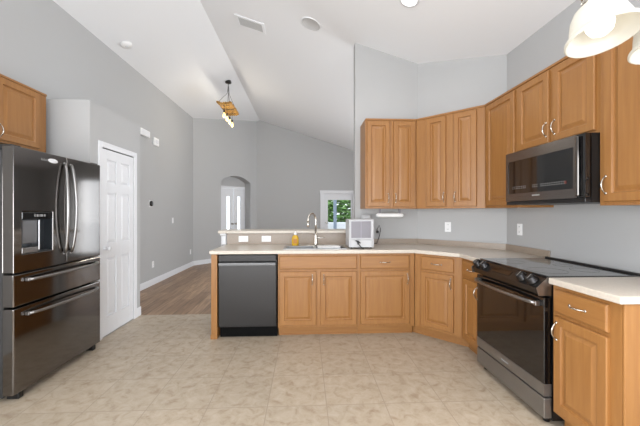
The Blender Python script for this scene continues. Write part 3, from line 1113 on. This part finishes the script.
def door_slab(x0, x1, z0, z1, hole=None, bow=.0):
    m = MB()
    if hole is None:
        m.box(x0, x1, 0, .075, z0, z1, .008, 3)
    else:
        m.prism(rect(x0, x1, z0, z1), [hole], 0, .075, Matrix(((1, 0, 0, 0), (0, 0, -1, .075), (0, 1, 0, 0), (0, 0, 0, 1))))
    return m


z1_, z2_ = .885, .650
FSP = FW / 2 + .025
dl = door_slab(.0, FSP - .002, z1_ + .006, FT, rect(.062, .335, 1.015, 1.315)).build('door', BLKSTEEL, fr, 'fridge door with water dispenser')
bv = dl.modifiers.new('bevel', 'BEVEL')
bv.width, bv.segments, bv.limit_method = .006, 3, 'ANGLE'
dr = door_slab(FSP + .002, FW, z1_ + .006, FT).build('door', BLKSTEEL, fr)
dw1 = door_slab(0, FW, z2_ + .006, z1_ - .006).build('drawer', BLKSTEEL, fr)
dw2 = door_slab(0, FW, .052, z2_ - .006).build('drawer', BLKSTEEL, fr)
# dispenser
nm = MB()
nm.box(.064, .333, .062, .074, 1.017, 1.313)
nm.box(.0625, .070, .002, .062, 1.017, 1.313)
nm.box(.327, .3345, .002, .062, 1.017, 1.313)
nm.box(.070, .327, .002, .062, 1.0155, 1.022)
dsp = nm.build('dispenser_recess', mat('dispenser_cavity', (64, 68, 72), .3, .6), dl)
MB().box(.064, .333, -.002, .06, 1.262, 1.313, .003, 1).build('display', GLOSSBLK, dl)
MB().box(.075, .20, .006, .058, 1.085, 1.255, .006, 2).build('paddle_housing', mat('dispenser_grey', (120, 120, 122), .3, .8), dl)
MB().box(.064, .20, -.004, .055, 1.017, 1.06, .005, 2).build('drip_tray', DKSTEEL, dl)
MB().box(.202, .214, -.003, .05, 1.03, 1.255, .003, 1).build('divider', STEEL, dl)
mk = MB()
for k in range(6):
    mk.box(.165 + k * .017, .165 + k * .017 + (.010 if k % 2 else .006), -.0034, -.0022, 1.278, 1.296 + (.004 if k == 0 else 0))
mk.build('display_mark', TEXTW, dl)
st = MB()
st.lathe([(.048, 0), (.048, .002), (.044, .003), (0, .003)], (0, 0, 0), '-y', 28)
st.xf(Matrix.Translation((.335, -.0005, 1.715)) @ Matrix.Diagonal((1, 1, .36, 1)))
st.build('sticker', WHITE, dl, 'small white oval sticker')
mk = MB()
for k in range(5):
    mk.box(.225 + k * .012, .225 + k * .012 + .007, -.0015, -.0002, 1.704, 1.722 - (k % 2) * .006)
mk.build('logo_mark', mat('dull_mark', (120, 120, 120), .4), dl)
for (d_, hx, sgn) in ((dl, FSP - .034, -1), (dr, FSP + .036, 1)):
    pts = []
    for k in range(17):
        a = k / 16
        pts.append((hx + sgn * .012 * math.sin(PI * a), -.010 - .034 * math.sin(PI * a) ** .6, .975 + a * .735))
    h = MB().tube(pts, [.0125] * 17, 10)
    h.box(hx - .011, hx + .011, -.012, -.0005, .965, .99, .003, 1)
    h.box(hx - .011, hx + .011, -.012, -.0005, 1.695, 1.72, .003, 1)
    h.build('handle', DKSTEEL, d_)
for (d_, z) in ((dw1, .832), (dw2, .590)):
    pts = []
    for k in range(17):
        a = k / 16
        pts.append((.095 + a * .745, -.022 - .04 * math.sin(PI * a) ** .6, z))
    q = MB().tube(pts, [.011] * 17, 10)
    q.box(.085, .110, -.028, -.0005, z - .012, z + .012, .003, 1)
    q.box(.830, .855, -.028, -.0005, z - .012, z + .012, .003, 1)
    q.build('handle', DKSTEEL, d_)
MB().box(.02, FW - .02, .08, .09, .6, .66).build('gasket', BLACK, fr)
for x in (.05, FW - .09):
    MB().box(x + .005, x + .05, .015, .10, 0.0, .05, .006, 1).build('foot', BLACK, fr)
for x in (.0, FW - .09):
    MB().box(x + .01, x + .08, .02, .16, FT - .028, FT + .012, .004, 1).build('hinge_cover', BLACK, fr)

# ------------------------------------------------------------------ dishwasher
DW = thing('dishwasher', 'dark stainless dishwasher with bar handle under the counter', 'dishwasher', (-.900, YB, 0))
MB().box(.006, .602, .02, .57, .11, .868).build('tub', BLACK, DW)
MB().box(.008, .598, -.022, .018, .125, .792, .004, 2).build('door', DWSTEEL, DW)
MB().box(.008, .598, -.022, .018, .800, .868, .004, 2).build('control_panel', mat('dw_panel', (58, 57, 57), .3, 1.0), DW)
hb = MB()
hb.box(.012, .594, -.050, -.030, .760, .793, .006, 3)
for x in (.03, .555):
    hb.box(x, x + .02, -.031, -.0225, .768, .790)
hb.build('handle', DWHANDLE, DW)
MB().box(.008, .605, .045, .06, .0, .108).build('kick_plate', KICK, DW)

# ------------------------------------------------------------------ range
RW = .760
RG = thing('range', 'black slide-in electric range with glass oven door', 'range', (1.459, 2.612, 0), -PI / 2)
MB().box(.004, RW - .004, .055, .61, .03, .905).build('body', BLACK, RG)
m = MB()
m.box(.0, RW, .03, .600, .9065, .919, .003, 2)
cook = m.build('cooktop', COOKTOP, RG)
RINGM = mat('burner_ring', (40, 40, 42), .12, spec=1.0, coat=0.6)
for (x, y, r) in ((.19, .17, .10), (.57, .17, .115), (.19, .43, .08), (.57, .43, .08), (.38, .44, .06)):
    MB().lathe([(r, 0), (r, .0002), (r - .002, .0002), (r - .002, 0)], (x, y, .9192), 'z', 40, cap=False).build('burner_ring', RINGM, cook)
MB().box(0, RW, .602, .628, .905, .930, .004, 2).build('rear_trim', BLACK, RG)
# slanted control panel
MB().prism([(.050, .905), (.022, .905), (-.042, .845), (-.030, .808), (.050, .808)], (), .004, RW - .004,
           Matrix(((0, 0, 1, 0), (1, 0, 0, 0), (0, 1, 0, 0), (0, 0, 0, 1)))).build('control_panel', mat('panel_black', (68, 66, 64), .22, .8), RG)
for x in (.0, RW - .004):
    MB().prism([(.050, .9062), (.024, .912), (-.048, .847), (-.034, .800), (.050, .800)], (), x, x + .004,
               Matrix(((0, 0, 1, 0), (1, 0, 0, 0), (0, 1, 0, 0), (0, 0, 0, 1)))).build('panel_cap', DKSTEEL, RG)
ndir = Vector((0, -.060, .064)).normalized()
for x in (.055, .145, .585, .680):
    c = Vector((x, -.012, .876)) + ndir * .0
    q = ndir.to_track_quat('Z', 'Y').to_matrix().to_4x4()
    kn = MB()
    kn.lathe([(.036, -.002), (.036, .006), (.031, .010), (.029, .034), (.026, .038), (0, .038)], mat=Matrix.Translation(c) @ q, segs=24)
    k_ = kn.build('knob', mat('knob_black', (54, 53, 54), .25, .8), RG)
    gi = MB()
    gi.box(-.003, .003, -.020, .020, .0375, .0405, .001, 1)
    gi.xf(Matrix.Translation(c) @ q)
    gi.build('grip', RGSTEEL, k_)
dsm = MB()
dsm.box(-.10, .10, -.022, .022, .0005, .0018)
dsm.xf(Matrix.Translation((.36, -.010, .8765)) @ ndir.to_track_quat('Z', 'Y').to_matrix().to_4x4())
dsm.build('display', GLOSSBLK, RG)
# oven door
fm = MB()
fm.prism(rect(.004, RW - .004, .182, .256), (), -.05, -.002,
         Matrix(((1, 0, 0, 0), (0, 0, 1, .052), (0, 1, 0, 0), (0, 0, 0, 1))))
od = fm.build('oven_door', RGSTEEL, RG)
MB().box(.004, RW - .004, .002, .050, .2565, .785, .003, 1).build('oven_glass', GLOSSBLK, od, 'black glass front')
hp = []
for k in range(17):
    a = k / 16
    hp.append((.03 + a * (RW - .07), -.020 - .040 * math.sin(PI * a) ** .6, .745))
hm = MB()
hm.tube(hp, .012, 10)
hm.box(.02, .045, -.032, .0015, .730, .760, .003, 1)
hm.box(RW - .055, RW - .03, -.032, .0015, .730, .760, .003, 1)
hm.build('handle', DKSTEEL, od)
mk = MB()
for k in range(7):
    mk.box(.335 + k * .012, .335 + k * .012 + .008, .0008, .0019, .213, .223)
mk.build('logo_mark', TEXTW, od)
MB().box(.004, RW - .004, .002, .052, .045, .170, .005, 2).build('storage_drawer', RGSTEEL, RG)
for x in (.03, RW - .08):
    for y in (.04, .5):
        MB().lathe([(.02, 0), (.02, .034), (.012, .05)], (x + .02, y + .02, 0), 'z', 12).build('foot', BLACK, RG)

# ------------------------------------------------------------------ microwave
MW = thing('microwave', 'black stainless over-the-range microwave beneath the short cabinet', 'microwave', (1.709, 2.600, 1.372), -PI / 2)
MB().box(.003, .755, .045, .41, .0, .428).build('case', BLACK, MW)
md = MB()
md.prism(rect(0, .700, .028, .428), [rect(.030, .672, .090, .355)], 0, .042, Matrix(((1, 0, 0, 0), (0, 0, 1, 0), (0, 1, 0, 0), (0, 0, 0, 1))))
mdo = md.build('door', MWSTEEL, MW)
MB().box(.030, .672, .003, .03, .090, .355).build('door_glass', GLOSSBLK, mdo)
mk = MB()
for k in range(26):
    if k in (8, 9, 10, 14):
        continue
    x = .085 + k * .0205
    mk.box(x, x + .007, .0012, .0025, .128, .132)
    mk.box(x, x + .007, .0012, .0025, .142, .146)
mk.build('key_marks', TEXTW, mdo)
MB().box(.604, .618, .0012, .0026, .127, .146).build('stop_key', REDMARK, mdo)
mk = MB()
for k in range(7):
    mk.box(.31 + k * .011, .31 + k * .011 + .007, -.0012, -.0002, .062, .072)
mk.build('logo_mark', TEXTW, mdo)
MB().box(.703, .757, .0, .044, .028, .428, .003, 1).build('end_strip', GLOSSBLK, MW)
mh = MB()
mh.box(.706, .728, -.020, -.0005, .04, .415, .006, 2)
mh.build('handle', BLKSTEEL, MW)
MB().box(.0, .757, .004, .044, .0, .026, .003, 1).build('vent_grille', BLACK, MW)
